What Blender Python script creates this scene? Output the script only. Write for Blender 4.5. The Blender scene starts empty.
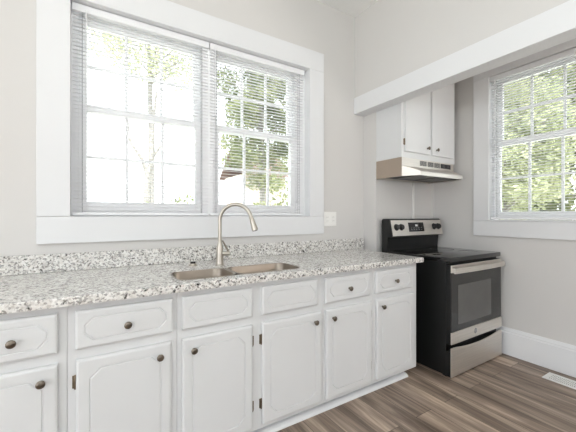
import bpy, bmesh, math, random
from mathutils import Vector, Matrix
random.seed(7)
S = bpy.context.scene
COL = S.collection

# ------------------------------------------------------------ camera, world, sun, exposure
cam = bpy.data.cameras.new('camera'); camo = bpy.data.objects.new('camera', cam); COL.objects.link(camo)
cam.sensor_fit = 'HORIZONTAL'; cam.sensor_width = 36.0; cam.lens = 312.8 * 36 / 576
cam.clip_start = 0.05; cam.clip_end = 200
camo.location = (0, 0, 1.234)
YAW = math.atan2(507, 312.8)
camo.rotation_euler = (math.radians(90), 0, YAW - math.pi / 2)
S.camera = camo

W = bpy.data.worlds.new('overcast_sky'); S.world = W; W.use_nodes = True
wn = W.node_tree.nodes; wl = W.node_tree.links
bg = wn['Background']; bg.inputs['Strength'].default_value = 2.3
tc = wn.new('ShaderNodeTexCoord'); sx = wn.new('ShaderNodeSeparateXYZ'); rp = wn.new('ShaderNodeValToRGB')
wl.new(tc.outputs['Generated'], sx.inputs[0]); wl.new(sx.outputs['Z'], rp.inputs['Fac']); wl.new(rp.outputs['Color'], bg.inputs['Color'])
rp.color_ramp.elements[0].position = 0.0; rp.color_ramp.elements[0].color = (0.89, 0.91, 0.94, 1)
rp.color_ramp.elements[1].position = 1.0; rp.color_ramp.elements[1].color = (0.88, 0.94, 1.0, 1)

sun = bpy.data.lights.new('sun', 'SUN'); suno = bpy.data.objects.new('sun', sun); COL.objects.link(suno)
sun.energy = 6.0; sun.angle = 0.02; sun.color = (1, 0.96, 0.9)
suno.location = (-3, -6, 9)
suno.rotation_euler = Vector((0.25, 0.42, -0.87)).to_track_quat('-Z', 'Y').to_euler()

def area(name, loc, direction, sx_, sy_, energy, color=(1, 1, 1)):
    l = bpy.data.lights.new(name, 'AREA'); l.shape = 'RECTANGLE'; l.size = sx_; l.size_y = sy_
    l.energy = energy; l.color = color
    o = bpy.data.objects.new(name, l); COL.objects.link(o); o.location = loc
    o.rotation_euler = Vector(direction).to_track_quat('-Z', 'Y').to_euler()
area('bounced_fill', (-0.6, -1.6, 1.9), (0.1, 0.1, 1), 0.8, 0.8, 58, (0.86, 0.97, 1.0))  # unseen upward light added to brighten the ceiling and fill the room

area('bounced_fill_right', (2.72, -2.0, 1.7), (0, 0.2, 1), 0.5, 0.5, 42, (1.0, 0.94, 0.89))  # second unseen light, added to lift the right wall and range corner
S.view_settings.view_transform = 'Standard'; S.view_settings.look = 'None'
S.view_settings.gamma = 1.0; S.view_settings.use_curve_mapping = False
S.view_settings.exposure = 0.45

# ------------------------------------------------------------ materials
def lin(c):
    r = []
    for v in c:
        v /= 255.0
        r.append(v / 12.92 if v <= 0.04045 else ((v + 0.055) / 1.055) ** 2.4)
    return (*r, 1.0)

def nodes_of(name):
    m = bpy.data.materials.new(name); m.use_nodes = True
    n = m.node_tree.nodes; l = m.node_tree.links
    return m, n, l, n['Principled BSDF']

def pm(name, col, rough=0.5, metal=0.0, var=0.04, scale=6.0, bump=0.0, bscale=60.0, stretch=None, spec=0.5, coat=0.0):
    """plain procedural material: base colour with a soft noise variation"""
    m, n, l, p = nodes_of(name)
    c = lin(col)
    t = n.new('ShaderNodeTexCoord'); mp = n.new('ShaderNodeMapping'); no = n.new('ShaderNodeTexNoise'); r = n.new('ShaderNodeValToRGB')
    l.new(t.outputs['Object'], mp.inputs['Vector']); l.new(mp.outputs['Vector'], no.inputs['Vector']); l.new(no.outputs['Fac'], r.inputs['Fac'])
    if stretch: mp.inputs['Scale'].default_value = stretch
    no.inputs['Scale'].default_value = scale; no.inputs['Detail'].default_value = 3
    r.color_ramp.elements[0].position = 0.3; r.color_ramp.elements[1].position = 0.7
    r.color_ramp.elements[0].color = (*[v * (1 - var) for v in c[:3]], 1); r.color_ramp.elements[1].color = (*[min(1, v * (1 + var)) for v in c[:3]], 1)
    l.new(r.outputs['Color'], p.inputs['Base Color'])
    p.inputs['Roughness'].default_value = rough; p.inputs['Metallic'].default_value = metal
    p.inputs['Specular IOR Level'].default_value = spec
    p.inputs['Coat Weight'].default_value = coat
    if bump > 0:
        nb = n.new('ShaderNodeTexNoise'); nb.inputs['Scale'].default_value = bscale; bp = n.new('ShaderNodeBump')
        l.new(mp.outputs['Vector'], nb.inputs['Vector']); l.new(nb.outputs['Fac'], bp.inputs['Height'])
        bp.inputs['Strength'].default_value = bump; bp.inputs['Distance'].default_value = 0.002
        l.new(bp.outputs['Normal'], p.inputs['Normal'])
    return m

M = {}
M['wall'] = pm('wall_paint', (214, 212, 210), 0.85, var=0.012, scale=1.5, bump=0.15, bscale=90)
M['wall_right'] = M['wall']
M['ceiling'] = pm('ceiling_paint', (240, 240, 239), 0.9, var=0.01)
M['trim'] = pm('trim_paint', (228, 229, 231), 0.45, var=0.008, scale=2)
M['cab'] = pm('cabinet_paint', (219, 220, 221), 0.38, var=0.012, scale=3)
M['vinyl'] = pm('window_vinyl', (249, 250, 251), 0.4, var=0.01)
M['slat'] = pm('blind_vinyl', (238, 239, 241), 0.5, var=0.01)
def slat_mat():
    m = pm('blind_slat', (250, 250, 252), 0.5, var=0.01); n = m.node_tree.nodes; l = m.node_tree.links
    tr = n.new('ShaderNodeBsdfTranslucent'); mx = n.new('ShaderNodeMixShader'); mx.inputs[0].default_value = 0.72; tr.inputs['Color'].default_value = (0.95, 0.95, 0.96, 1)
    l.new(n['Principled BSDF'].outputs[0], mx.inputs[1]); l.new(tr.outputs[0], mx.inputs[2]); l.new(mx.outputs[0], n['Material Output'].inputs[0])
    return m
M['slat_thin'] = slat_mat()
M['cord'] = pm('blind_cord', (150, 150, 152), 0.8, var=0.05)
M['steel'] = pm('brushed_steel', (218, 213, 206), 0.42, 0.88, var=0.07, scale=4, stretch=(1, 1, 60), bump=0.05, bscale=30)
M['steel_dark'] = pm('sink_steel', (150, 141, 131), 0.3, 1.0, var=0.06, scale=9)
M['nickel'] = pm('brushed_nickel', (188, 182, 172), 0.28, 1.0, var=0.05, scale=20)
M['pewter'] = pm('pewter', (120, 112, 102), 0.3, 1.0, var=0.12, scale=60)
M['brass'] = pm('dark_brass', (128, 114, 96), 0.35, 1.0, var=0.2, scale=80)
M['black'] = pm('black_enamel', (14, 15, 15), 0.4, var=0.1, scale=8)
M['black_glass'] = pm('black_glass', (10, 10, 11), 0.06, var=0.05, spec=0.6)
M['oven_glass'] = pm('oven_glass', (44, 43, 42), 0.1, var=0.05, spec=0.5)
M['oven_window'] = pm('oven_window_glass', (78, 77, 75), 0.12, var=0.06, spec=0.8)
M['black_plastic'] = pm('black_plastic', (18, 18, 19), 0.35, var=0.08, scale=30)
M['white_mark'] = pm('white_print', (220, 222, 224), 0.5, var=0.01)
M['hood_side_reflection'] = pm('hood_steel_tan_reflection', (188, 174, 160), 0.42, 1.0, var=0.05, scale=5)  # stainless side with its tan reflection painted into the colour
M['filter'] = pm('hood_filter_mesh', (120, 118, 114), 0.45, 0.9, var=0.25, scale=180)
M['lens'] = pm('hood_lamp_lens', (205, 205, 200), 0.3, var=0.02)
M['dark_gap'] = pm('dark_grey_plastic', (70, 70, 72), 0.5, var=0.1, scale=40)
M['plate'] = pm('white_plate_plastic', (240, 239, 236), 0.4, var=0.01)
M['register'] = pm('register_enamel', (232, 232, 230), 0.4, var=0.02)
M['ground'] = pm('pale_bounce_ground', (200, 198, 192), 0.9, var=0.08, scale=3)  # out of view; kept pale to throw light up at slats and ceiling
M['bark'] = pm('bark', (150, 146, 142), 0.9, var=0.25, scale=12, bump=0.6, bscale=25)
M['house'] = pm('house_siding', (196, 184, 172), 0.8, var=0.05, scale=2, stretch=(0.3, 0.3, 12))
M['shingle'] = pm('roof_shingle', (116, 96, 88), 0.9, var=0.25, scale=8)

def leaf_mat(name, a, b):
    m, n, l, p = nodes_of(name)
    t = n.new('ShaderNodeTexCoord'); no = n.new('ShaderNodeTexNoise'); r = n.new('ShaderNodeValToRGB')
    l.new(t.outputs['Object'], no.inputs['Vector']); no.inputs['Scale'].default_value = 2.2; no.inputs['Detail'].default_value = 5
    l.new(no.outputs['Fac'], r.inputs['Fac'])
    r.color_ramp.elements[0].position = 0.35; r.color_ramp.elements[1].position = 0.65
    r.color_ramp.elements[0].color = lin(a); r.color_ramp.elements[1].color = lin(b)
    tr = n.new('ShaderNodeBsdfTranslucent'); mx = n.new('ShaderNodeMixShader'); mx.inputs[0].default_value = 0.4
    l.new(r.outputs['Color'], p.inputs['Base Color']); l.new(r.outputs['Color'], tr.inputs['Color'])
    p.inputs['Roughness'].default_value = 0.6
    l.new(p.outputs[0], mx.inputs[1]); l.new(tr.outputs[0], mx.inputs[2]); l.new(mx.outputs[0], n['Material Output'].inputs[0])
    return m
M['leaf_pale'] = leaf_mat('pale_leaf', (176, 184, 148), (214, 216, 184))
M['leaf'] = leaf_mat('green_leaf', (112, 124, 86), (166, 170, 128))
M['leaf_dark'] = leaf_mat('deep_leaf', (82, 106, 62), (128, 146, 86))

def glass_mat():
    m, n, l, p = nodes_of('clear_glass'); n.remove(p)
    tr = n.new('ShaderNodeBsdfTransparent'); gl = n.new('ShaderNodeBsdfGlossy'); fr = n.new('ShaderNodeFresnel'); mx = n.new('ShaderNodeMixShader')
    no = n.new('ShaderNodeTexNoise'); mr = n.new('ShaderNodeMapRange')
    no.inputs['Scale'].default_value = 1.5; l.new(no.outputs['Fac'], mr.inputs[0]); mr.inputs[3].default_value = 0.0; mr.inputs[4].default_value = 0.02
    l.new(mr.outputs[0], gl.inputs['Roughness'])
    tr.inputs['Color'].default_value = (0.96, 0.98, 0.97, 1); fr.inputs['IOR'].default_value = 1.3
    l.new(fr.outputs[0], mx.inputs[0]); l.new(tr.outputs[0], mx.inputs[1]); l.new(gl.outputs[0], mx.inputs[2]); l.new(mx.outputs[0], n['Material Output'].inputs[0])
    return m
M['glass'] = glass_mat()

def granite_mat():
    m, n, l, p = nodes_of('speckled_granite')
    t = n.new('ShaderNodeTexCoord')
    def ramp(src, stops, const=False):
        r = n.new('ShaderNodeValToRGB'); l.new(src, r.inputs['Fac'])
        if const: r.color_ramp.interpolation = 'CONSTANT'
        e = r.color_ramp.elements
        while len(e) < len(stops): e.new(0.5)
        for k, (pos, c) in enumerate(stops): e[k].position = pos; e[k].color = c
        return r.outputs['Color']
    def mix(f, a, b, mode='MIX'):
        x = n.new('ShaderNodeMix'); x.data_type = 'RGBA'; x.blend_type = mode
        if isinstance(f, float): x.inputs[0].default_value = f
        else: l.new(f, x.inputs[0])
        l.new(a, x.inputs[6]); l.new(b, x.inputs[7]); return x.outputs[2]
    # crystals: random grey per cell
    v = n.new('ShaderNodeTexVoronoi'); v.inputs['Scale'].default_value = 135; l.new(t.outputs['Object'], v.inputs['Vector'])
    sp = n.new('ShaderNodeSeparateColor'); l.new(v.outputs['Color'], sp.inputs[0])
    base = ramp(sp.outputs[0], [(0.0, lin((22, 21, 21))), (0.13, lin((104, 100, 97))), (0.26, lin((196, 193, 190))), (0.44, lin((228, 226, 223))), (0.70, lin((246, 245, 242)))], True)
    v2 = n.new('ShaderNodeTexVoronoi'); v2.inputs['Scale'].default_value = 85; l.new(t.outputs['Object'], v2.inputs['Vector'])
    sp2 = n.new('ShaderNodeSeparateColor'); l.new(v2.outputs['Color'], sp2.inputs[0])
    big = ramp(sp2.outputs[1], [(0.0, lin((30, 29, 29))), (0.09, lin((222, 217, 211))), (0.4, lin((243, 242, 239)))], True)
    c = mix(0.42, base, big)
    no = n.new('ShaderNodeTexNoise'); no.inputs['Scale'].default_value = 20; no.inputs['Detail'].default_value = 4; l.new(t.outputs['Object'], no.inputs['Vector'])
    cl = ramp(no.outputs['Fac'], [(0.35, (0.82, 0.81, 0.80, 1)), (0.65, (1, 1, 1, 1))])
    c = mix(0.8, c, cl, 'MULTIPLY')
    l.new(c, p.inputs['Base Color']); p.inputs['Roughness'].default_value = 0.16
    return m
M['granite'] = granite_mat()

def floor_mat():
    m, n, l, p = nodes_of('vinyl_plank_floor')
    t = n.new('ShaderNodeTexCoord'); mp = n.new('ShaderNodeMapping'); l.new(t.outputs['Object'], mp.inputs['Vector'])
    mp.inputs['Rotation'].default_value = (0, 0, math.radians(90))
    br = n.new('ShaderNodeTexBrick'); l.new(mp.outputs['Vector'], br.inputs['Vector'])
    br.inputs['Scale'].default_value = 1.0; br.inputs['Brick Width'].default_value = 1.22; br.inputs['Row Height'].default_value = 0.152
    br.inputs['Mortar Size'].default_value = 0.0012; br.inputs['Mortar Smooth'].default_value = 0.2; br.offset = 0.37; br.squash = 1.0
    br.inputs['Color1'].default_value = (0, 0, 0, 1); br.inputs['Color2'].default_value = (1, 1, 1, 1); br.inputs['Mortar'].default_value = (0.5, 0.5, 0.5, 1)
    # grain running along the planks (world y), shifted per plank
    sc = n.new('ShaderNodeMapping'); l.new(t.outputs['Object'], sc.inputs['Vector']); sc.inputs['Scale'].default_value = (10, 0.7, 1)
    ad = n.new('ShaderNodeVectorMath'); ad.operation = 'MULTIPLY_ADD'
    l.new(br.outputs['Color'], ad.inputs[0]); ad.inputs[1].default_value = (9, 7, 5); l.new(sc.outputs['Vector'], ad.inputs[2])
    n1 = n.new('ShaderNodeTexNoise'); n1.inputs['Scale'].default_value = 1.0; n1.inputs['Detail'].default_value = 6; n1.inputs['Roughness'].default_value = 0.62; n1.inputs['Distortion'].default_value = 0.7
    l.new(ad.outputs[0], n1.inputs['Vector'])
    r = n.new('ShaderNodeValToRGB'); l.new(n1.outputs['Fac'], r.inputs['Fac']); e = r.color_ramp.elements
    e[0].position = 0.28; e[0].color = lin((66, 54, 46)); e[1].position = 0.75; e[1].color = lin((222, 200, 178))
    k = e.new(0.43); k.color = lin((122, 106, 94)); k = e.new(0.56); k.color = lin((162, 144, 129))
    # plank to plank tone
    mr = n.new('ShaderNodeMapRange'); sp = n.new('ShaderNodeSeparateColor'); l.new(br.outputs['Color'], sp.inputs[0]); l.new(sp.outputs[0], mr.inputs[0])
    mr.inputs[3].default_value = 0.82; mr.inputs[4].default_value = 1.18
    mu = n.new('ShaderNodeMix'); mu.data_type = 'RGBA'; mu.blend_type = 'MULTIPLY'; mu.inputs[0].default_value = 1
    l.new(r.outputs['Color'], mu.inputs[6]); l.new(mr.outputs[0], mu.inputs[7])
    # fine fibres
    sc2 = n.new('ShaderNodeMapping'); l.new(t.outputs['Object'], sc2.inputs['Vector']); sc2.inputs['Scale'].default_value = (120, 5, 1)
    n2 = n.new('ShaderNodeTexNoise'); n2.inputs['Scale'].default_value = 1; n2.inputs['Detail'].default_value = 3; l.new(sc2.outputs['Vector'], n2.inputs['Vector'])
    m2 = n.new('ShaderNodeMapRange'); l.new(n2.outputs['Fac'], m2.inputs[0]); m2.inputs[1].default_value = 0.3; m2.inputs[2].default_value = 0.7; m2.inputs[3].default_value = 0.8; m2.inputs[4].default_value = 1.12
    mu2 = n.new('ShaderNodeMix'); mu2.data_type = 'RGBA'; mu2.blend_type = 'MULTIPLY'; mu2.inputs[0].default_value = 1
    l.new(mu.outputs[2], mu2.inputs[6]); l.new(m2.outputs[0], mu2.inputs[7])
    # seams
    mu3 = n.new('ShaderNodeMix'); mu3.data_type = 'RGBA'; l.new(br.outputs['Fac'], mu3.inputs[0]); l.new(mu2.outputs[2], mu3.inputs[6]); mu3.inputs[7].default_value = lin((48, 40, 35))
    l.new(mu3.outputs[2], p.inputs['Base Color']); p.inputs['Roughness'].default_value = 0.42
    bp = n.new('ShaderNodeBump'); bp.inputs['Strength'].default_value = 0.15; bp.inputs['Distance'].default_value = 0.001; l.new(n2.outputs['Fac'], bp.inputs['Height']); l.new(bp.outputs[0], p.inputs['Normal'])
    return m
M['floor'] = floor_mat()

# ------------------------------------------------------------ mesh helpers (world coordinates; obj() shifts to the parent's origin)
ORG = {}
def NB(): return bmesh.new()
def merge(bm, src):
    me = bpy.data.meshes.new('tmp'); src.to_mesh(me); src.free(); bm.from_mesh(me); bpy.data.meshes.remove(me)
def box(bm, x0, x1, y0, y1, z0, z1, bev=0.0, seg=2):
    t = bmesh.new()
    bmesh.ops.create_cube(t, size=1)
    for v in t.verts: v.co = Vector(((x0 + x1) / 2 + v.co.x * (x1 - x0), (y0 + y1) / 2 + v.co.y * (y1 - y0), (z0 + z1) / 2 + v.co.z * (z1 - z0)))
    if bev: bmesh.ops.bevel(t, geom=t.edges[:] + t.verts[:], offset=bev, segments=seg, affect='EDGES', profile=0.5)
    merge(bm, t); return bm
def loops(bm, ls, cap0=True, cap1=True, closed=True):
    vs = [[bm.verts.new(p) for p in l] for l in ls]
    k = len(vs[0])
    for a, b in zip(vs[:-1], vs[1:]):
        for i in range(k if closed else k - 1):
            bm.faces.new((a[i], a[(i + 1) % k], b[(i + 1) % k], b[i]))
    if cap0: bm.faces.new(list(reversed(vs[0])))
    if cap1: bm.faces.new(vs[-1])
    return bm
def tube(bm, pts, rad, seg=12, caps=True):
    pts = [Vector(p) for p in pts]; n = len(pts)
    rads = rad if isinstance(rad, (list, tuple)) else [rad] * n
    ls = []; up = None
    for i, p in enumerate(pts):
        d = (pts[min(i + 1, n - 1)] - pts[max(i - 1, 0)]).normalized()
        if up is None:
            up = Vector((0, 0, 1)) if abs(d.z) < 0.9 else Vector((1, 0, 0))
        a = d.cross(up).normalized(); b = a.cross(d).normalized(); up = b
        ls.append([p + (a * math.cos(2 * math.pi * k / seg) + b * math.sin(2 * math.pi * k / seg)) * rads[i] for k in range(seg)])
    return loops(bm, ls, caps, caps)
def lathe(bm, c, axis, prof, seg=16):
    """prof: (distance along axis, radius)"""
    c = Vector(c); d = Vector(axis).normalized(); up = Vector((0, 0, 1)) if abs(d.z) < 0.9 else Vector((1, 0, 0))
    a = d.cross(up).normalized(); b = a.cross(d).normalized()
    return loops(bm, [[c + d * t + (a * math.cos(2 * math.pi * k / seg) + b * math.sin(2 * math.pi * k / seg)) * max(r, 1e-4) for k in range(seg)] for t, r in prof])
def prism_x(bm, prof, x0, x1):
    """profile of (y, z) swept along x"""
    return loops(bm, [[(x0, y, z) for y, z in prof], [(x1, y, z) for y, z in prof]])
def prism_y(bm, prof, y0, y1):
    return loops(bm, [[(x, y0, z) for x, z in prof], [(x, y1, z) for x, z in prof]])

def obj(name, bm, mat, parent=None, smooth=False, loc=None, label=None):
    bmesh.ops.recalc_face_normals(bm, faces=bm.faces[:])
    o_ = Vector(ORG[parent.name]) if parent else Vector(loc or (0, 0, 0))
    for v in bm.verts: v.co -= o_
    me = bpy.data.meshes.new(name); bm.to_mesh(me); bm.free()
    if smooth:
        for f in me.polygons: f.use_smooth = True
        try: me.set_sharp_from_angle(angle=math.radians(35))
        except Exception: pass
    me.materials.append(M[mat] if isinstance(mat, str) else mat)
    o = bpy.data.objects.new(name, me); COL.objects.link(o)
    if parent: o.parent = parent
    else: o.location = o_
    ORG[o.name] = tuple(o_)
    if label: o['label'] = label
    return o
def tag(o, label, cat, group=None, kind=None):
    o['label'] = label; o['category'] = cat
    if group: o['group'] = group
    if kind: o['kind'] = kind
    return o
def thing(name, label, cat, loc, group=None):
    o = bpy.data.objects.new(name, None); COL.objects.link(o); o.location = loc; ORG[o.name] = tuple(loc)
    o.empty_display_size = 0.1
    return tag(o, label, cat, group)
def struct(name, bm, mat, label=None):
    o = obj(name, bm, mat); o['kind'] = 'structure'; o['category'] = name.split('_')[0]
    if label: o['label'] = label
    return o
def struct_root(name, loc, label, cat):
    o = thing(name, label, cat, loc); o['kind'] = 'structure'; return o

# ------------------------------------------------------------ the room
YB, XR, XS = 2.23, 3.137, 2.25        # window wall, right wall, side of the stove wall
YA = 2.07                             # stove wall (furred out)
ZC = 3.15
WX0, WX1, WZ0, WZ1 = -0.122, 1.583, 1.232, 2.511      # main window opening
RY0, RY1, RZ0, RZ1 = 0.70, 1.495, 1.199, 2.527       # right window opening

struct('floor', box(NB(), -3, XR, -4, YB, -0.06, 0), 'floor', 'brown wood plank floor with mixed grey tones')
struct('ceiling', box(NB(), -3, XR + 0.16, -4, YB + 0.16, ZC, ZC + 0.1), 'ceiling', 'plain white ceiling')
b = NB()
J = 0.012   # jamb lining thickness
for a in ((-3, WX0 - J, 0, ZC), (WX1 + J, XR + 0.16, 0, ZC), (WX0 - J, WX1 + J, 0, WZ0 - J), (WX0 - J, WX1 + J, WZ1 + J, ZC)):
    box(b, a[0], a[1], YB, YB + 0.16, a[2], a[3])
struct('wall_back', b, 'wall', 'light greige wall around the wide window over the sink')
b = NB()
for a in ((-3, -1.2, 0, ZC), (1.6, XR + 0.16, 0, ZC), (-1.2, 1.6, 0, 0.9), (-1.2, 1.6, 2.4, ZC)):
    box(b, a[0], a[1], -4.16, -4, a[2], a[3])
struct('wall_front', b, 'wall', 'greige wall behind the viewer with an opening added to let in daylight')  # unseen opening, sized to limit the frontal daylight
b = NB()
for a in ((-4.16, -3.6, 0, ZC), (1.6, YB + 0.16, 0, ZC), (-3.6, 1.6, 0, 0.1), (-3.6, 1.6, 2.6, ZC)):
    box(b, -3.16, -3, a[0], a[1], a[2], a[3])
struct('wall_left', b, 'wall', 'greige wall at the far left with a wide opening added for daylight from the left')  # unseen opening, widened so sky light reaches beam and right wall
struct('wall_alcove', box(NB(), XS, XR, YA, YB, 0, ZC), 'wall', 'greige wall section behind the range and hood')
b = NB()
for a in ((-4, RY0 - J, 0, ZC), (RY1 + J, YB, 0, ZC), (RY0 - J, RY1 + J, 0, RZ0 - J), (RY0 - J, RY1 + J, RZ1 + J, ZC)):
    box(b, XR, XR + 0.16, a[0], a[1], a[2], a[3])
struct('wall_right', b, 'wall', 'greige wall to the right of the range with a window')
struct('wall_header', box(NB(), 2.137, XS, -4, YB, 2.36, ZC), 'wall', 'dropped wall above the white beam')
struct('trim_1', box(NB(), 2.122, XS + 0.004, -4, YB, 2.212, 2.368, 0.003), 'trim', 'long white beam board crossing above the upper cabinet')
prof = [(0, 0), (0.018, 0), (0.018, 0.195), (0.013, 0.203), (0.013, 0.214), (0.007, 0.228), (0.004, 0.238), (0, 0.238)]
struct('baseboard_right', prism_y(NB(), [(XR - x, z) for x, z in prof], -4, YA), 'trim', 'tall white baseboard along the right wall')
struct('trim_2', prism_x(NB(), [(1.598, 0), (1.558, 0), (1.558, 0.006), (1.565, 0.016), (1.580, 0.024), (1.598, 0.026)], -1.0, 2.045), 'trim', 'white shoe moulding at the foot of the base cabinets')

def casing(bm, axis, u0, u1, z0, z1, w, face, thick, bottom_joint):
    """four flat boards round an opening; axis 'y': boards lie on a wall of constant y"""
    def bd(ua, ub, za, zb):
        if axis == 'y': box(bm, ua, ub, face, face + thick, za, zb, 0.0025)
        else: box(bm, face, face + thick, ua, ub, za, zb, 0.0025)
    bd(u0 - w, u0, bottom_joint, z1); bd(u1, u1 + w, bottom_joint, z1)
    bd(u0 - w, u1 + w, z1 + 0.0005, z1 + w + 0.012); bd(u0 - w, u1 + w, bottom_joint - w, bottom_joint - 0.002)
    return bm

def sash(parent, axis, u0, u1, z0, z1, d0, d1, nm, bot):
    """a sash with 3 x 2 panes. d0..d1 is its depth range along the wall normal"""
    st = 0.045
    def bx(bm, ua, ub, za, zb, da=d0, db=d1, bev=0.003):
        if axis == 'y': box(bm, ua, ub, da, db, za, zb, bev)
        else: box(bm, da, db, ua, ub, za, zb, bev)
    f = NB(); bx(f, u0, u0 + st, z0, z1); bx(f, u1 - st, u1, z0, z1); bx(f, u0 + st, u1 - st, z1 - 0.045, z1); bx(f, u0 + st, u1 - st, z0, z0 + bot)
    so = obj(nm, f, 'vinyl', parent)
    m = NB(); dm = (d0 + d1) / 2; gu0, gu1, gz0, gz1 = u0 + st, u1 - st, z0 + bot, z1 - 0.045
    for k in (1, 2):
        u = gu0 + (gu1 - gu0) * k / 3; bx(m, u - 0.009, u + 0.009, gz0, gz1, dm - 0.01, dm + 0.01, 0.002)
    z = (gz0 + gz1) / 2; bx(m, gu0, gu1, z - 0.009, z + 0.009, dm - 0.0095, dm + 0.0095, 0.002)
    obj('muntin_grid', m, 'vinyl', so)
    g = NB(); bx(g, gu0 - 0.004, gu1 + 0.004, gz0 - 0.004, gz1 + 0.004, dm - 0.002, dm + 0.002, 0)
    obj('glass_pane', g, 'glass', so)

w1 = struct_root('window_1', ((WX0 + WX1) / 2, YB, WZ0), 'wide white double window over the sink', 'window')
obj('casing', casing(NB(), 'y', WX0, WX1, WZ0, WZ1, 0.155, YB - 0.024, 0.024, WZ0), 'trim', w1)
b = NB()
box(b, WX0 - J, WX0, YB, YB + 0.16, WZ0 - J, WZ1 + J); box(b, WX1, WX1 + J, YB, YB + 0.16, WZ0 - J, WZ1 + J)
box(b, WX0, WX1, YB, YB + 0.16, WZ1, WZ1 + J); box(b, WX0, WX1, YB, YB + 0.16, WZ0 - J, WZ0)
obj('jamb', b, 'trim', w1)
obj('mullion', box(NB(), 0.665, 0.755, YB + 0.05, YB + 0.16, WZ0, WZ1, 0.003), 'vinyl', w1)
for u0, u1 in ((-0.087, 0.665), (0.755, 1.487)):
    sash(w1, 'y', u0, u1, 1.885, WZ1 - 0.03, YB + 0.105, YB + 0.145, 'upper_sash', 0.04)
    sash(w1, 'y', u0, u1, WZ0 + 0.016, 1.925, YB + 0.062, YB + 0.102, 'lower_sash', 0.075)

w2 = struct_root('window_2', (XR, (RY0 + RY1) / 2, RZ0), 'white window in the wall right of the range', 'window')
obj('casing', casing(NB(), 'x', RY0, RY1, RZ0, RZ1, 0.14, XR - 0.022, 0.022, 1.188), 'trim', w2)
b = NB()
box(b, XR, XR + 0.16, RY0 - J, RY0, RZ0 - J, RZ1 + J); box(b, XR, XR + 0.16, RY1, RY1 + J, RZ0 - J, RZ1 + J)
box(b, XR, XR + 0.16, RY0, RY1, RZ1, RZ1 + J); box(b, XR, XR + 0.16, RY0, RY1, RZ0 - J, RZ0)
obj('jamb', b, 'trim', w2)
obj('sill', box(NB(), XR - 0.022, XR, RY0, RY1, 1.1885, RZ0, 0.002), 'trim', w2)
b = NB(); box(b, WX0, -0.087, YB + 0.058, YB + 0.16, WZ0, WZ1); box(b, 1.487, WX1, YB + 0.058, YB + 0.16, WZ0, WZ1); box(b, -0.087, 1.487, YB + 0.1, YB + 0.16, WZ1 - 0.03, WZ1); box(b, -0.087, 1.487, YB + 0.058, YB + 0.16, WZ0, WZ0 + 0.016)
obj('frame', b, 'vinyl', w1)
sash(w2, 'x', RY0 + 0.012, RY1 - 0.012, 1.885, RZ1 - 0.012, XR + 0.105, XR + 0.145, 'upper_sash', 0.04)
sash(w2, 'x', RY0 + 0.012, RY1 - 0.012, RZ0 + 0.015, 1.925, XR + 0.062, XR + 0.102, 'lower_sash', 0.06)

# ------------------------------------------------------------ outside: pale bounce ground, house, trees
struct('ground', box(NB(), -30, 40, -30, 45, -0.9, -0.8), 'ground', 'unseen yard outside, made pale to bounce daylight')

def limb(bm, p, d, length, r, depth, tips):
    n = 5; pts = [Vector(p)]; rs = [r]; d = Vector(d).normalized()
    for i in range(n):
        d = (d + Vector((random.uniform(-.16, .16), random.uniform(-.16, .16), random.uniform(-.02, .12)))).normalized()
        pts.append(pts[-1] + d * length / n); rs.append(r * (1 - 0.5 * (i + 1) / n))
    tube(bm, pts, rs, 8)
    tips.append(pts[-1]); tips.append(pts[3])
    if depth > 0:
        for k in range(3):
            ang = random.uniform(0, 6.28); s = random.uniform(.5, .9)
            nd = (d + Vector((math.cos(ang) * s, math.sin(ang) * s, random.uniform(-.1, .4)))).normalized()
            limb(bm, pts[-1 - (k % 2)], nd, length * random.uniform(.55, .75), r * 0.48, depth - 1, tips)
def leaves(bm, centres, n, spread, size):
    for i in range(n):
        c = random.choice(centres)
        while True:
            q = Vector([random.uniform(-1, 1) for _ in range(3)])
            if q.length < 1: break
        c = Vector(c) + Vector((q.x * spread, q.y * spread, q.z * spread * 0.75))
        a = Vector([random.uniform(-1, 1) for _ in range(3)]).normalized(); e = a.cross(Vector([random.uniform(-1, 1) for _ in range(3)])).normalized()
        s = size * random.uniform(.6, 1.3)
        vs = [bm.verts.new(c + a * s * u + e * s * v) for u, v in ((-.5, 0), (0, -.27), (.6, 0), (0, .27))]
        bm.faces.new(vs)
def tree(label, x, y, zc, rxy, rz, r, n, clumps, size, mat, group='trees outside the windows'):
    t = thing('leafy_tree', label, 'tree', (x, y, -0.8), group)
    cs = []
    while len(cs) < clumps:
        q = Vector([random.uniform(-1, 1) for _ in range(3)])
        if q.length < 1: cs.append(Vector((x + q.x * rxy, y + q.y * rxy, zc + q.z * rz)))
    tb = NB(); top = zc + rz * 0.5
    tube(tb, [(x, y, -0.85), (x + .04, y, zc * .4), (x - .03, y + .03, zc), (x, y, top)], [r * 1.25, r, r * .75, r * .3], 10)
    for c in cs[::3]:
        z0 = max(0.3, min(c.z - 0.5 * math.hypot(c.x - x, c.y - y) - .2, top))
        st = Vector((x, y, z0)); md = st.lerp(c, .5) + Vector((0, 0, -.06)); tube(tb, [st, md, c], [r * .3, r * .2, r * .08], 6)
    obj('trunk', tb, 'bark', t, True)
    lb = NB(); leaves(lb, cs, n, rxy * 0.34, size); obj('foliage', lb, mat, t)
def shrub(label, x, y, h, n, mat):
    t = thing('shrub', label, 'shrub', (x, y, -0.8), 'shrubs outside the sink window')
    sb = NB(); tips = []
    for k in range(4): limb(sb, (x, y, -0.85), (random.uniform(-.3, .3), random.uniform(-.3, .3), 1), h * random.uniform(.7, .95), 0.02, 0, tips)
    obj('stem', sb, 'bark', t, True)
    cs = [(x + random.uniform(-.7, .7), y + random.uniform(-.7, .7), -0.8 + h * random.uniform(.25, 1)) for _ in range(14)]
    lb = NB(); leaves(lb, cs, n, 0.42, 0.09); obj('foliage', lb, mat, t)
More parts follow.
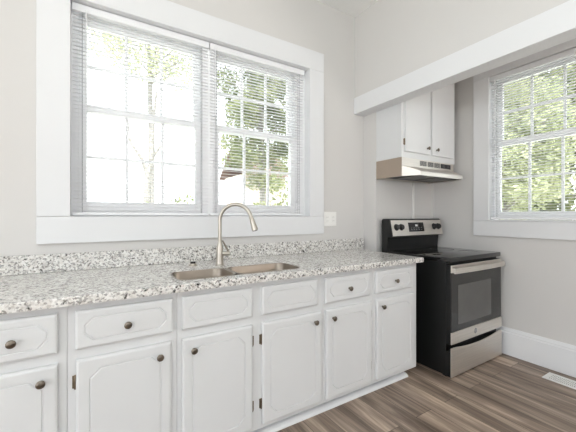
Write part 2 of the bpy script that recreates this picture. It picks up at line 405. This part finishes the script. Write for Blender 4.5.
def forked_tree(label, x, y):
    t = thing('bare_tree', label, 'tree', (x, y, -0.8)); tb = NB()
    tube(tb, [(x, y, -0.85), (x + .02, y, 0.6), (x - .02, y, 1.6), (x + .0, y, 2.35)], [.15, .12, .10, .085], 10)
    tube(tb, [(x, y, 2.3), (x - .14, y, 2.75), (x - .42, y + .1, 3.2), (x - .5, y + .1, 3.9)], [.06, .05, .035, .02], 8)
    tube(tb, [(x, y, 2.3), (x + .12, y, 2.9), (x + .1, y - .1, 3.6), (x + .2, y - .1, 4.6)], [.075, .06, .05, .025], 8)
    tube(tb, [(x + .12, y, 2.85), (x + .35, y, 3.2), (x + .42, y, 3.8)], [.04, .03, .015], 8)
    obj('trunk', tb, 'bark', t, True)
# seen through the sink window
forked_tree('bare grey forked tree trunk seen through the left sash of the sink window', 1.22, 9.2)
tree('pale leafy tree whose crown hangs in the top of the left sash', 1.75, 12.6, 7.6, 1.9, 1.2, 0.10, 3800, 40, 0.14, 'leaf_pale')
tree('green leafy tree filling the right sash of the sink window', 4.25, 8.4, 4.5, 1.1, 2.5, 0.10, 15000, 70, 0.11, 'leaf')
shrub('low green shrub right of the grey trunk outside the sink window', 1.2, 5.4, 2.25, 1500, 'leaf')
shrub('thin pale shrub left of the grey trunk outside the sink window', -0.25, 8.8, 2.8, 700, 'leaf_pale')
shrub('wide low green shrub under the leafy tree outside the right sash', 3.5, 5.9, 2.75, 2600, 'leaf')
# seen through the right window
tree('bushy tree filling the left half of the right window', 7.4, 3.3, 3.0, 1.15, 2.0, 0.12, 15000, 80, 0.11, 'leaf_pale')
tree('broad pale tree at the right edge of the right window', 9.2, 0.6, 3.2, 1.5, 2.3, 0.14, 16000, 80, 0.14, 'leaf_pale')
tree('tall dense tree standing behind the others outside the right window', 15.5, 5.2, 4.0, 2.8, 3.9, 0.2, 16000, 90, 0.26, 'leaf')
# neighbouring house
hs = thing('neighbour_house', 'pale neighbouring house with brown shingle roof beyond the trees', 'house', (11.4, 23.5, -0.8))
obj('wall', box(NB(), 9.4, 13.0, 21.5, 25.5, -0.8, 4.4), 'house', hs)
b = NB(); prism_x(b, [(21.0, 4.3), (23.5, 6.4), (26.0, 4.3), (26.0, 4.42), (23.5, 6.55), (21.0, 4.42)], 9.1, 13.3); obj('roof', b, 'shingle', hs)

# ------------------------------------------------------------ blinds
def blind(label, axis, u0, u1, face, z0, z1, wand_u, wand_len, tilt_deg):
    """mini blind hung inside an opening; axis 'y' -> spans x at y = face (into +y); axis 'x' -> spans y at x = face (into +x)"""
    def P(u, d, z): return (u, face + d, z) if axis == 'y' else (face + d, u, z)
    def bx(bm, ua, ub, da, db, za, zb, bev=0.0):
        if axis == 'y': box(bm, ua, ub, face + da, face + db, za, zb, bev)
        else: box(bm, face + da, face + db, ua, ub, za, zb, bev)
    um = (u0 + u1) / 2
    t = thing('window_blind', label, 'window blind', P(um, 0.017, z0), 'white mini blinds')
    h = NB(); bx(h, u0 + 0.003, u1 - 0.003, 0.0, 0.034, z1 - 0.045, z1 - 0.001, 0.002); obj('headrail', h, 'slat', t)
    bt = NB(); bx(bt, u0 + 0.006, u1 - 0.006, 0.005, 0.029, z0 + 0.001, z0 + 0.021, 0.004); obj('bottom_rail', bt, 'slat', t)
    s = NB(); z = z0 + 0.034; tilt = math.radians(tilt_deg)
    while z < z1 - 0.05:
        prof = []
        for k in range(4):
            q = -0.0125 + 0.025 * k / 3; arch = 0.0016 * (1 - (q / 0.0125) ** 2)
            prof.append((0.017 + q * math.cos(tilt), q * math.sin(tilt) + arch))
        up = [(d, zz + z + 0.0004) for d, zz in prof]; dn = [(d, zz + z - 0.0004) for d, zz in reversed(prof)]
        loops(s, [[P(u, d, zz) for d, zz in up + dn] for u in (u0 + 0.008, u1 - 0.008)])
        z += 0.0235
    obj('slats', s, 'slat_thin', t)
    for u in (u0 + 0.055, u1 - 0.055):
        c = NB()
        for d in (0.004, 0.030): tube(c, [P(u, d, z0 + 0.02), P(u, d, z1 - 0.045)], 0.0011, 5)
        for zz in [z0 + 0.034 + 0.0235 * k for k in range(int((z1 - z0 - 0.09) / 0.0235))]:
            tube(c, [P(u, 0.004, zz - 0.002), P(u, 0.030, zz - 0.002)], 0.0007, 4)
        obj('ladder_cord', c, 'cord', t)
    wd = NB(); tube(wd, [P(wand_u, -0.006, z1 - 0.032), P(wand_u, -0.007, z1 - 0.035 - wand_len)], 0.0042, 8); tube(wd, [P(wand_u, 0.003, z1 - 0.03), P(wand_u, -0.006, z1 - 0.03)], 0.002, 6)
    obj('tilt_wand', wd, 'slat', t, True)
    return t
XM = 0.715
blind('white mini blind on the left half of the wide sink window', 'y', WX0 + 0.001, XM, YB + 0.022, WZ0 + 0.004, WZ1 - 0.003, -0.045, 0.56, 9)
blind('white mini blind on the right half of the wide sink window', 'y', XM, 1.562, YB + 0.022, WZ0 + 0.004, WZ1 - 0.003, 0.755, 0.50, 3)
blind('white mini blind in the window beside the range', 'x', RY0 + 0.002, RY1 - 0.002, XR - 0.008, RZ0 + 0.003, RZ1 - 0.003, 1.45, 0.60, -5)

# ------------------------------------------------------------ base cabinets
YF = 1.545      # face frame plane
def octo(x0, x1, z0, z1, ins, clip, y):
    a, b_, c, d = x0 + ins, x1 - ins, z0 + ins, z1 - ins
    return [(a + clip, y, c), (b_ - clip, y, c), (b_, y, c + clip), (b_, y, d - clip), (b_ - clip, y, d), (a + clip, y, d), (a, y, d - clip), (a, y, c + clip)]
def panel_front(x0, x1, z0, z1, y_back, y_front, ins, clip):
    """overlay door or drawer front, rounded rim and a routed line with cut corners"""
    e = 0.0008
    return loops(NB(), [octo(x0, x1, z0, z1, 0, e, y_back), octo(x0, x1, z0, z1, 0, e, y_front + 0.008), octo(x0, x1, z0, z1, 0.003, e, y_front + 0.003), octo(x0, x1, z0, z1, 0.010, e, y_front),
                        octo(x0, x1, z0, z1, ins, clip, y_front), octo(x0, x1, z0, z1, ins + 0.002, clip, y_front + 0.0035), octo(x0, x1, z0, z1, ins + 0.0045, clip, y_front + 0.0035), octo(x0, x1, z0, z1, ins + 0.007, clip, y_front)])
def knob_at(x, y, z, parent, mat='pewter'):
    return obj('knob', lathe(NB(), (x, y, z), (0, -1, 0), [(-0.001, 0.008), (0.002, 0.008), (0.004, 0.0055), (0.012, 0.006), (0.015, 0.012), (0.018, 0.0155), (0.022, 0.0155), (0.0255, 0.012), (0.027, 0.006), (0.0274, 0.0005)], 16), mat, parent, True)
def hinge_at(x, yf, z, side, parent, mat='brass', h=0.052):
    """exposed hinge: leaf on the frame, barrel at the door edge; side -1: frame leaf lies left of the door edge"""
    b = NB()
    box(b, min(x, x + side * 0.013), max(x, x + side * 0.013), yf - 0.0025, yf + 0.0005, z - h / 2, z + h / 2, 0.001)
    tube(b, [(x + side * 0.003, yf - 0.006, z - h / 2 - 0.004), (x + side * 0.003, yf - 0.006, z - h / 2), (x + side * 0.003, yf - 0.006, z + h / 2), (x + side * 0.003, yf - 0.006, z + h / 2 + 0.004)], [0.002, 0.0048, 0.0048, 0.002], 8)
    for dz in (-h * .3, h * .3):
        lathe(b, (x + side * 0.009, yf - 0.0025, z + dz), (0, -1, 0), [(0, 0.0032), (0.0012, 0.0028), (0.002, 0.001)], 8)
    return obj('hinge', b, mat, parent, True)

DZ0, DZ1, RZA, RZB = 0.090, 0.648, 0.690, 0.848
def base_cabinet(label, x0, x1, doors, drawers, right_end=False):
    g = 'white base cabinets'
    t = thing('base_cabinet', label, 'base cabinet', ((x0 + x1) / 2, 1.9, 0), g)
    b = NB(); e = 0.0008
    xa, xb = x0 + e, x1 - e
    box(b, xa, xb, YF, YF + 0.02, 0.066, 0.879); box(b, xa, xa + 0.015, YF + 0.02, 2.205, 0.066, 0.879); box(b, xb - 0.015, xb, YF + 0.02, 2.205, 0.066, 0.879)
    box(b, xa + 0.015, xb - 0.015, 2.19, 2.205, 0.066, 0.879); box(b, xa + 0.015, xb - 0.015, YF + 0.02, 2.19, 0.066, 0.084)
    obj('carcass', b, 'cab', t)
    xt = xb if not right_end else xb - 0.075
    b = NB(); box(b, xa, xt, 1.6, 2.2, 0.0, 0.0655); obj('toe_kick', b, 'cab', t)
    for (a, c, ks, kz) in doors:      # a..c x range; ks = knob side, hinges on the other
        d = obj('door', panel_front(a, c, DZ0, DZ1, YF - 0.001, YF - 0.020, 0.045, 0.038), 'cab', t)
        if ks:
            knob_at(a + 0.052 if ks == 'l' else c - 0.052, YF - 0.020, kz, d)
            for hz in (0.557, 0.204):
                hinge_at(a if ks == 'r' else c, YF, hz, -1 if ks == 'r' else 1, d)
    for (a, c, kn) in drawers:
        d = obj('drawer', panel_front(a, c, RZA, RZB, YF - 0.001, YF - 0.020, 0.030, 0.030), 'cab', t)
        if kn: knob_at((a + c) / 2, YF - 0.020, 0.764, d)
    return t
base_cabinet('white base cabinet at the far left edge, knob at its door top right', -1.0, -0.096, [(-0.50, -0.125, 'r', 0.592), (-0.94, -0.56, 'l', 0.592)], [(-0.40, -0.125, True), (-0.94, -0.50, True)])
base_cabinet('white base cabinet second from left, door hinged on its left edge under one knobbed drawer', -0.096, 0.332, [(-0.066, 0.304, 'r', 0.592)], [(-0.069, 0.312, True)])
base_cabinet('white sink base cabinet with two doors and two plain drawer fronts without knobs', 0.332, 1.2035, [(0.353, 0.721, 'l', 0.588), (0.780, 1.186, 'r', 0.592)], [(0.353, 0.72, False), (0.777, 1.160, False)])
base_cabinet('white base cabinet right of the sink doors, knob at its door top left', 1.2035, 1.645, [(1.223, 1.619, 'l', 0.592)], [(1.217, 1.605, True)])
base_cabinet('white base cabinet at the end of the run beside the black range', 1.645, 2.122, [(1.672, 2.072, 'l', 0.596)], [(1.667, 2.060, True)], True)

# ------------------------------------------------------------ countertop, backsplash, sink
SX0, SX1, SY0, SY1 = 0.351, 1.089, 1.585, 1.845
def rrect(x0, x1, y0, y1, r, z, seg=6):
    pts = []
    for cx, cy, a0 in ((x1 - r, y1 - r, 0), (x0 + r, y1 - r, 90), (x0 + r, y0 + r, 180), (x1 - r, y0 + r, 270)):
        for k in range(seg + 1):
            a = math.radians(a0 + 90 * k / seg); pts.append((cx + r * math.cos(a), cy + r * math.sin(a), z))
    return pts
def counter():
    bm = NB(); X0, X1, Y0, Y1, Z0, Z1 = -1.0, 2.152, 1.5, YB - 0.001, 0.8795, 0.915
    def ring(pts): 
        vs = [bm.verts.new(p) for p in pts]; es = [bm.edges.new((vs[i], vs[(i + 1) % len(vs)])) for i in range(len(vs))]; return vs, es
    e = 0.004
    ot, oe = ring([(X0, Y0 + e, Z1), (X1 - e, Y0 + e, Z1), (X1 - e, Y1, Z1), (X0, Y1, Z1)])
    it, ie = ring(rrect(SX0, SX1, SY0, SY1, 0.06, Z1))
    bmesh.ops.triangle_fill(bm, edges=oe + ie, use_beauty=True)
    om = [bm.verts.new(p) for p in [(X0, Y0, Z1 - e), (X1, Y0, Z1 - e), (X1, Y1, Z1 - e), (X0, Y1, Z1 - e)]]
    ob, obe = ring([(X0, Y0, Z0), (X1, Y0, Z0), (X1, Y1, Z0), (X0, Y1, Z0)])
    ib, ibe = ring(rrect(SX0, SX1, SY0, SY1, 0.06, Z0))
    bmesh.ops.triangle_fill(bm, edges=obe + ibe, use_beauty=True)
    for A, B in ((ot, om), (om, ob), (it, ib)):
        for i in range(len(A)): bm.faces.new((A[i], A[(i + 1) % len(A)], B[(i + 1) % len(B)], B[i]))
    return bm
tag(obj('countertop', counter(), 'granite', loc=(0.6, 1.86, 0.8795)), 'speckled grey and white granite countertop over the base cabinets', 'countertop')
tag(obj('backsplash', box(NB(), -1.0, 2.236, YB - 0.021, YB - 0.0005, 0.9155, 1.018, 0.002), 'granite', loc=(0.6, 2.2, 0.9155)), 'low granite backsplash strip along the wall under the wide window', 'backsplash')

sk = thing('kitchen_sink', 'stainless steel double bowl sink set into the granite counter', 'sink', (0.72, 1.715, 0.715))
def basin(x0, x1, y0, y1, zt, zb, f0, f1):
    fl = 0.008
    return loops(NB(), [rrect(x0 - f0, x1 + f1, y0 - fl, y1 + fl, 0.06, 0.9152), rrect(x0 - f0 + .001, x1 + f1 - .001, y0 - fl + .001, y1 + fl - .001, 0.06, zt), rrect(x0, x1, y0, y1, 0.055, zt), rrect(x0 + 0.003, x1 - 0.003, y0 + 0.003, y1 - 0.003, 0.055, zt - 0.006),
                        rrect(x0 + 0.009, x1 - 0.009, y0 + 0.009, y1 - 0.009, 0.055, zb + 0.03), rrect(x0 + 0.035, x1 - 0.035, y0 + 0.035, y1 - 0.035, 0.045, zb)], False, True)
for x0, x1, f0, f1 in ((0.355, 0.655, 0.008, 0.011), (0.679, 1.085, 0.011, 0.008)):
    bs = obj('basin', basin(x0, x1, 1.589, 1.841, 0.9168, 0.715, f0, f1), 'steel_dark', sk, True)
    dr = NB(); lathe(dr, ((x0 + x1) / 2, 1.73, 0.7153), (0, 0, 1), [(0, 0.042), (0.003, 0.041), (0.003, 0.03), (0.0012, 0.026), (0.0012, 0.001)], 20); obj('drain', dr, 'nickel', bs, True)

# faucet
FX, FY = 0.69, 1.962
fc = thing('kitchen_faucet', 'brushed nickel gooseneck faucet behind the sink', 'faucet', (FX, FY, 0.9155))
obj('faucet_body', lathe(NB(), (FX, FY, 0.9155), (0, 0, 1), [(0, 0.030), (0.006, 0.030), (0.010, 0.026), (0.03, 0.0235), (0.06, 0.0220), (0.11, 0.0215), (0.125, 0.0185), (0.14, 0.0150), (0.15, 0.0128)], 24), 'nickel', fc, True)
th = math.radians(-36); dv = Vector((math.cos(th), math.sin(th), 0)); R = 0.104
pts = [Vector((FX, FY, 1.04)), Vector((FX, FY, 1.12)), Vector((FX, FY, 1.19))]
zc = 1.205
for k in range(17):
    a = math.radians(180 - 168 * k / 16); pts.append(Vector((FX, FY, zc)) + dv * (R + R * math.cos(a)) + Vector((0, 0, R * math.sin(a))))
d_end = (pts[-1] - pts[-2]).normalized(); 
obj('spout', tube(NB(), pts, 0.0118, 14), 'nickel', fc, True)
p0 = pts[-1]
sp_ = obj('spray_head', tube(NB(), [p0 - d_end * 0.004, p0 + d_end * 0.004, p0 + d_end * 0.006, p0 + d_end * 0.03, p0 + d_end * 0.075, p0 + d_end * 0.088, p0 + d_end * 0.09], [0.0135, 0.0145, 0.0135, 0.0155, 0.0200, 0.0205, 0.017], 16), 'nickel', fc, True)
obj('nozzle', tube(NB(), [p0 + d_end * 0.089, p0 + d_end * 0.093], 0.0155, 16), 'black_plastic', sp_, True)
hd = Vector((0.85, -0.35, 0)).normalized(); hb = Vector((FX, FY, 0.99)) + hd * 0.018
lv = obj('handle_hub', tube(NB(), [hb - hd * 0.012, hb + hd * 0.04, hb + hd * 0.046, hb + hd * 0.048], [0.0145, 0.0155, 0.0135, 0.009], 14), 'nickel', fc, True)
ht = hb + hd * 0.036
obj('handle_lever', tube(NB(), [ht, ht + Vector((-0.002, 0.004, 0.02)), ht + Vector((-0.018, 0.015, 0.055)), ht + Vector((-0.032, 0.022, 0.085))], [0.0075, 0.007, 0.006, 0.0055], 10), 'pewter', lv, True)

sd = thing('sink_cap', 'small chrome cap with black button on the counter left of the faucet', 'sink accessory', (0.535, 2.03, 0.9155))
obj('collar', lathe(NB(), (0.535, 2.03, 0.9155), (0, 0, 1), [(0, 0.026), (0.004, 0.026), (0.008, 0.022), (0.014, 0.020), (0.015, 0.015)], 20), 'nickel', sd, True)
obj('button', lathe(NB(), (0.535, 2.03, 0.9155), (0, 0, 1), [(0.0135, 0.0165), (0.022, 0.0165), (0.025, 0.014), (0.026, 0.004)], 20), 'black_plastic', sd, True)

# wall plate beside the window
pl = thing('wall_plate', 'white double wall plate on the wall at the lower right of the sink window casing', 'electrical outlet', (1.815, YB, 1.21))
obj('plate', box(NB(), 1.752, 1.896, YB - 0.007, YB - 0.0005, 1.142, 1.272, 0.003), 'plate', pl)
for x in (1.789, 1.859):
    ins = obj('insert', box(NB(), x - 0.017, x + 0.017, YB - 0.0095, YB - 0.0065, 1.172, 1.242, 0.0015), 'plate', pl)
    for z in (1.190, 1.224):
        for dx in (-0.006, 0.006):
            obj('slot', box(NB(), x + dx - 0.001, x + dx + 0.001, YB - 0.0098, YB - 0.009, z - 0.004, z + 0.004), 'dark_gap', ins)

# ------------------------------------------------------------ range
RX0, RX1 = 2.290, 3.064
RF, RB = 1.372, 2.035
rg = thing('electric_range', 'black and stainless electric range with glass cooktop at the end of the counter', 'stove', ((RX0 + RX1) / 2, 1.7, 0))
b = NB(); box(b, RX0, RX1, RF + 0.035, RB, 0.012, 0.876, 0.003); obj('body', b, 'black', rg)
b = NB(); box(b, RX0 - 0.003, RX1 + 0.003, RF, 1.972, 0.8765, 0.915, 0.006, 3); ck = obj('cooktop', b, 'black_glass', rg, True)
for x, y, r in ((2.47, 1.54, 0.105), (2.86, 1.54, 0.085), (2.47, 1.80, 0.075), (2.86, 1.80, 0.105)):
    b = NB(); seg = 40
    loops(b, [[(x + rr * math.cos(6.28319 * k / seg), y + rr * math.sin(6.28319 * k / seg), zz) for k in range(seg)] for rr, zz in ((r, 0.9149), (r, 0.9153), (r - 0.0015, 0.9153), (r - 0.0015, 0.9149))], False, False)
    obj('burner_ring', b, 'dark_gap', ck)
# backguard
b = NB(); prism_x(b, [(1.9725, 0.8765), (1.9725, 0.93), (1.968, 0.99), (1.962, 1.035), (1.915, 1.045), (1.945, 1.197), (1.957, 1.207), (2.025, 1.207), (RB, 1.196), (RB, 0.8765)], RX0, RX1)
bgd = obj('backguard', b, 'black', rg)
b = NB(); n_ = Vector((0, -0.152, 0.030)).normalized()
def onpan(x, t, off=0.0):   # point on the slanted control panel: t 0 bottom .. 1 top
    y = 1.915 + (1.945 - 1.915) * t; z = 1.045 + (1.197 - 1.045) * t
    return Vector((x, y, z)) + n_ * off
def panq(bm, x0, x1, t0, t1, o0, o1):
    loops(bm, [[onpan(x0, t0, o0), onpan(x1, t0, o0), onpan(x1, t1, o0), onpan(x0, t1, o0)], [onpan(x0 + .001, t0 + .01, o1), onpan(x1 - .001, t0 + .01, o1), onpan(x1 - .001, t1 - .01, o1), onpan(x0 + .001, t1 - .01, o1)]])
    return bm
cp = obj('control_panel', panq(NB(), RX0 + 0.012, RX1 - 0.002, 0.02, 0.985, -0.001, 0.004), 'steel', rg)
dp = obj('display', panq(NB(), 2.535, 2.765, 0.25, 0.83, 0.0035, 0.006), 'black_glass', cp)
mk = NB(); panq(mk, 2.635, 2.672, 0.57, 0.70, 0.0055, 0.0066)
for k in range(5):
    for tt in (0.36, 0.47): panq(mk, 2.565 + k * 0.037, 2.583 + k * 0.037, tt, tt + 0.025, 0.0055, 0.0063)
obj('display_mark', mk, 'white_mark', dp)
for x in (2.362, 2.428, 2.930, 3.000):
    c = onpan(x, 0.55, 0.0035)
    k_ = NB(); lathe(k_, c, n_, [(0, 0.032), (0.004, 0.0315), (0.006, 0.027), (0.02, 0.0245), (0.023, 0.022), (0.0235, 0.002)], 20)
    g = onpan(x, 0.55, 0.022); up_ = (onpan(x, 1) - onpan(x, 0)).normalized()
    loops(k_, [[g + Vector((sx_ * 0.004, 0, 0)) + up_ * sz * 0.017 + n_ * o_ for sx_, sz in ((-1, -1), (1, -1), (1, 1), (-1, 1))] for o_ in (-0.002, 0.006)])
    obj('control_knob', k_, 'black_plastic', cp, True)
# oven door
dx0, dx1 = RX0 + 0.003, RX1 - 0.003
b = NB(); box(b, dx0, dx1, RF - 0.002, RF + 0.0345, 0.256, 0.858, 0.004); od = obj('oven_door', b, 'black', rg)
obj('door_glass', box(NB(), dx0 + 0.004, dx1 - 0.004, RF - 0.006, RF - 0.0015, 0.348, 0.800, 0.001), 'oven_glass', od)
obj('viewing_window', box(NB(), 2.385, 2.885, RF - 0.0075, RF - 0.0055, 0.395, 0.700, 0.0008), 'oven_window', od)
obj('top_trim', box(NB(), dx0 + 0.001, dx1 - 0.001, RF - 0.008, RF - 0.0015, 0.801, 0.857, 0.002), 'steel', od, label='stainless strip behind the oven handle')
bd = obj('lower_band', box(NB(), dx0, dx1, RF - 0.010, RF - 0.0015, 0.256, 0.347, 0.002), 'steel', od, label='stainless band with a round emblem')
em = NB(); ec = Vector((2.632, RF - 0.010, 0.303))
lathe(em, ec, (0, -1, 0), [(-0.0005, 0.021), (0.001, 0.021), (0.0016, 0.0195), (0.0016, 0.0005)], 28)
eo = obj('emblem', em, 'dark_gap', bd, True)
em = NB()
tube(em, [ec + Vector((0.0175 * math.cos(6.28319 * k / 28), -0.002, 0.0175 * math.sin(6.28319 * k / 28))) for k in range(29)], 0.0010, 6, False)
for s_ in (-1, 1):
    tube(em, [ec + Vector((s_ * 0.006 + 0.006 * math.cos(a * 0.55) * (1 - a * 0.03), -0.002, 0.009 * math.sin(a * 0.55) )) for a in range(11)], 0.0011, 6)
obj('monogram', em, 'white_mark', eo, True)
hnd = NB()
pr = []
for k in range(13):
    u = k / 12; x = RX0 + 0.012 + (RX1 - RX0 - 0.022) * u
    bow = 0.010 * (1 - (2 * u - 1) ** 2)
    y0 = RF - 0.040 - bow; z0 = 0.797; z1 = 0.838
    pr.append([(x, y0, z0 + 0.005), (x, y0, z1 - 0.005), (x, y0 + 0.005, z1), (x, y0 + 0.014, z1), (x, y0 + 0.018, z1 - 0.005), (x, y0 + 0.018, z0 + 0.005), (x, y0 + 0.014, z0), (x, y0 + 0.005, z0)])
loops(hnd, pr)
for x in (RX0 + 0.014, RX1 - 0.042):
    box(hnd, x, x + 0.026, RF - 0.030, RF - 0.0075, 0.802, 0.834, 0.002)
obj('door_handle', hnd, 'steel', od, True)
# storage drawer with a dipped top edge
b = NB(); ls = []
for k in range(21):
    u = k / 20; x = dx0 + (dx1 - dx0) * u
    dip = 0.026 * max(0, math.sin(math.pi * min(1, max(0, (u - 0.08) / 0.84)))) ** 0.8
    zt = 0.229 - dip
    ls.append([(x, RF - 0.008, 0.009), (x, RF - 0.010, 0.011), (x, RF - 0.010, zt - 0.006), (x, RF - 0.0045, zt), (x, RF - 0.001, zt), (x, RF - 0.001, 0.009)])
sdw = obj('storage_drawer', box(NB(), dx0, dx1, RF - 0.0008, RF + 0.0345, 0.009, 0.196), 'black', rg)
loops(b, ls); obj('drawer_front', b, 'steel', sdw, True, label='stainless front with dipped top edge')
for x in (RX0 + 0.03, RX1 - 0.03):
    for y in (RF + 0.06, RB - 0.05): obj('foot', lathe(NB(), (x, y, 0.0002), (0, 0, 1), [(0, 0.018), (0.0125, 0.018)], 12), 'black', rg, True)
b = NB(); box(b, RX0 + 0.004, RX1 - 0.004, RF + 0.034, RF + 0.045, 0.001, 0.0115)
obj('kick_plate', b, 'black', rg)

# ------------------------------------------------------------ upper cabinet and hood
UX0, UX1, UY, UZ0, UZ1 = XS + 0.002, 3.052, 1.783, 1.745, 2.66
uc = thing('upper_cabinet', 'white two door upper cabinet hung over the range hood', 'wall cabinet', ((UX0 + UX1) / 2, YA, UZ0))
obj('carcass', box(NB(), UX0, UX1, UY, YA - 0.001, UZ0, UZ1, 0.0015), 'cab', uc)
for x0, x1, ks in ((2.288, 2.632, 'r'), (2.664, 3.010, 'l')):
    d = obj('door', loops(NB(), [octo(x0, x1, 1.795, 2.615, i, 0.0008, UY + y) for i, y in ((0, -0.0005), (0, -0.014), (0.003, -0.018), (0.007, -0.020))]), 'cab', uc)
    knob_at(x1 - 0.045 if ks == 'r' else x0 + 0.06, UY - 0.020, 1.85, d)
    for z in (1.88, 2.52): hinge_at(x0 if ks == 'r' else x1, UY, z, -1 if ks == 'r' else 1, d)

hd_ = thing('range_hood', 'stainless under cabinet range hood below the white upper cabinet', 'range hood', (2.65, YA, 1.58))
HX0, HX1 = XS + 0.002, 3.03
# shell: vertical band, sloped visor, folded lip; open underneath
HY = 1.781; LY = 1.65; TP = 0.072
b = NB()
outer = [(YA - 0.001, 1.7445), (HY, 1.7445), (HY, 1.672), (LY + 0.004, 1.616), (LY, 1.609), (LY, 1.579)]
inner = [(LY + 0.006, 1.579), (LY + 0.006, 1.606), (HY + 0.006, 1.668), (HY + 0.006, 1.738), (YA - 0.008, 1.738), (YA - 0.008, 1.579), (YA - 0.001, 1.579)]
ends = outer + [(HY, 1.579), (YA - 0.001, 1.579)]
def tp(y): return TP * max(0, min(1, (HY - y) / (HY - LY)))
def hood_prism(bm, prof, x0, x1): loops(bm, [[(x0(y), y, z) for y, z in prof], [(x1(y), y, z) for y, z in prof]])
hood_prism(b, outer + inner, lambda y: HX0 + 0.0012 + tp(y), lambda y: HX1 - 0.0012 - tp(y))
hood_prism(b, ends, lambda y: HX1 - 0.001 - tp(y), lambda y: HX1 - tp(y))
hood_prism(b, outer[1:] + [(HY, 1.579)], lambda y: HX0 + tp(y), lambda y: HX0 + 0.001 + tp(y))
obj('canopy', b, 'steel', hd_)
obj('side_panel', prism_x(NB(), [(YA - 0.001, 1.7445), (HY + 0.001, 1.7445), (HY + 0.001, 1.579), (YA - 0.001, 1.579)], HX0, HX0 + 0.001), 'hood_side_reflection', hd_)
obj('bottom_pan', loops(NB(), [[(HX0 + TP + 0.002, LY + 0.008, z), (HX1 - TP - 0.003, LY + 0.008, z), (HX1 - 0.003, HY, z), (HX1 - 0.003, YA - 0.01, z), (HX0 + 0.002, YA - 0.01, z), (HX0 + 0.002, HY, z)] for z in (1.596, 1.600)]), 'dark_gap', hd_)
for x in (2.42, 2.72):
    b = NB(); box(b, x, x + 0.25, 1.72, 1.98, 1.588, 1.5955, 0.002); obj('filter', b, 'filter', hd_)
obj('lamp_lens', box(NB(), 2.50, 2.72, 1.665, 1.712, 1.586, 1.5955, 0.003), 'lens', hd_)
for k, (x0, x1) in enumerate(((2.50, 2.595), (2.615, 2.70), (2.715, 2.80))):
    v = NB()
    for q in range(5): box(v, x0, x1, HY - 0.002, HY + 0.0005, 1.690 + q * 0.0095, 1.6945 + q * 0.0095)
    for q in range(7): box(v, x0 + (x1 - x0 - 0.003) * q / 6, x0 + (x1 - x0 - 0.003) * q / 6 + 0.003, HY - 0.0018, HY + 0.0004, 1.690, 1.7325)
    obj('vent_grille', v, 'dark_gap', hd_)
sw = obj('switch_panel', box(NB(), 2.815, 2.975, HY - 0.003, HY + 0.0005, 1.690, 1.733, 0.001), 'black_plastic', hd_)
for x in (2.855, 2.93): obj('rocker_switch', box(NB(), x - 0.018, x + 0.018, HY - 0.007, HY - 0.0025, 1.70, 1.722, 0.0015), 'dark_gap', sw)

tag(obj('wiring_conduit', box(NB(), 2.778, 2.800, YA - 0.014, YA - 0.0005, 0.95, 1.578, 0.003), 'plate', loc=(2.789, YA, 0.95)), 'thin white vertical wiring channel on the wall between hood and range', 'conduit')

# ------------------------------------------------------------ floor register
vx0, vx1, vy0, vy1 = 2.905, 3.045, 0.70, 1.015
fr = thing('floor_register', 'white slotted vent register in the floor beside the right baseboard', 'floor vent', ((vx0 + vx1) / 2, (vy0 + vy1) / 2, 0.0005))
b = NB(); w = 0.024
box(b, vx0, vx0 + w, vy0, vy1, 0.0005, 0.006, 0.001); box(b, vx1 - w, vx1, vy0, vy1, 0.0005, 0.006, 0.001)
box(b, vx0 + w, vx1 - w, vy0, vy0 + w, 0.0005, 0.006, 0.001); box(b, vx0 + w, vx1 - w, vy1 - w, vy1, 0.0005, 0.006, 0.001)
obj('frame', b, 'register', fr)
b = NB(); n = 24
for k in range(n):
    y = vy0 + w + (vy1 - vy0 - 2 * w) * (k + 0.5) / n
    box(b, vx0 + w, vx1 - w, y - 0.0028, y + 0.0028, 0.0015, 0.0048)
for x in (vx0 + 0.055, vx1 - 0.055): box(b, x - 0.003, x + 0.003, vy0 + w, vy1 - w, 0.0014, 0.0052)
obj('louvers', b, 'register', fr)
obj('damper', box(NB(), vx0 + w, vx1 - w, vy0 + w, vy1 - w, 0.0006, 0.0012), 'dark_gap', fr)
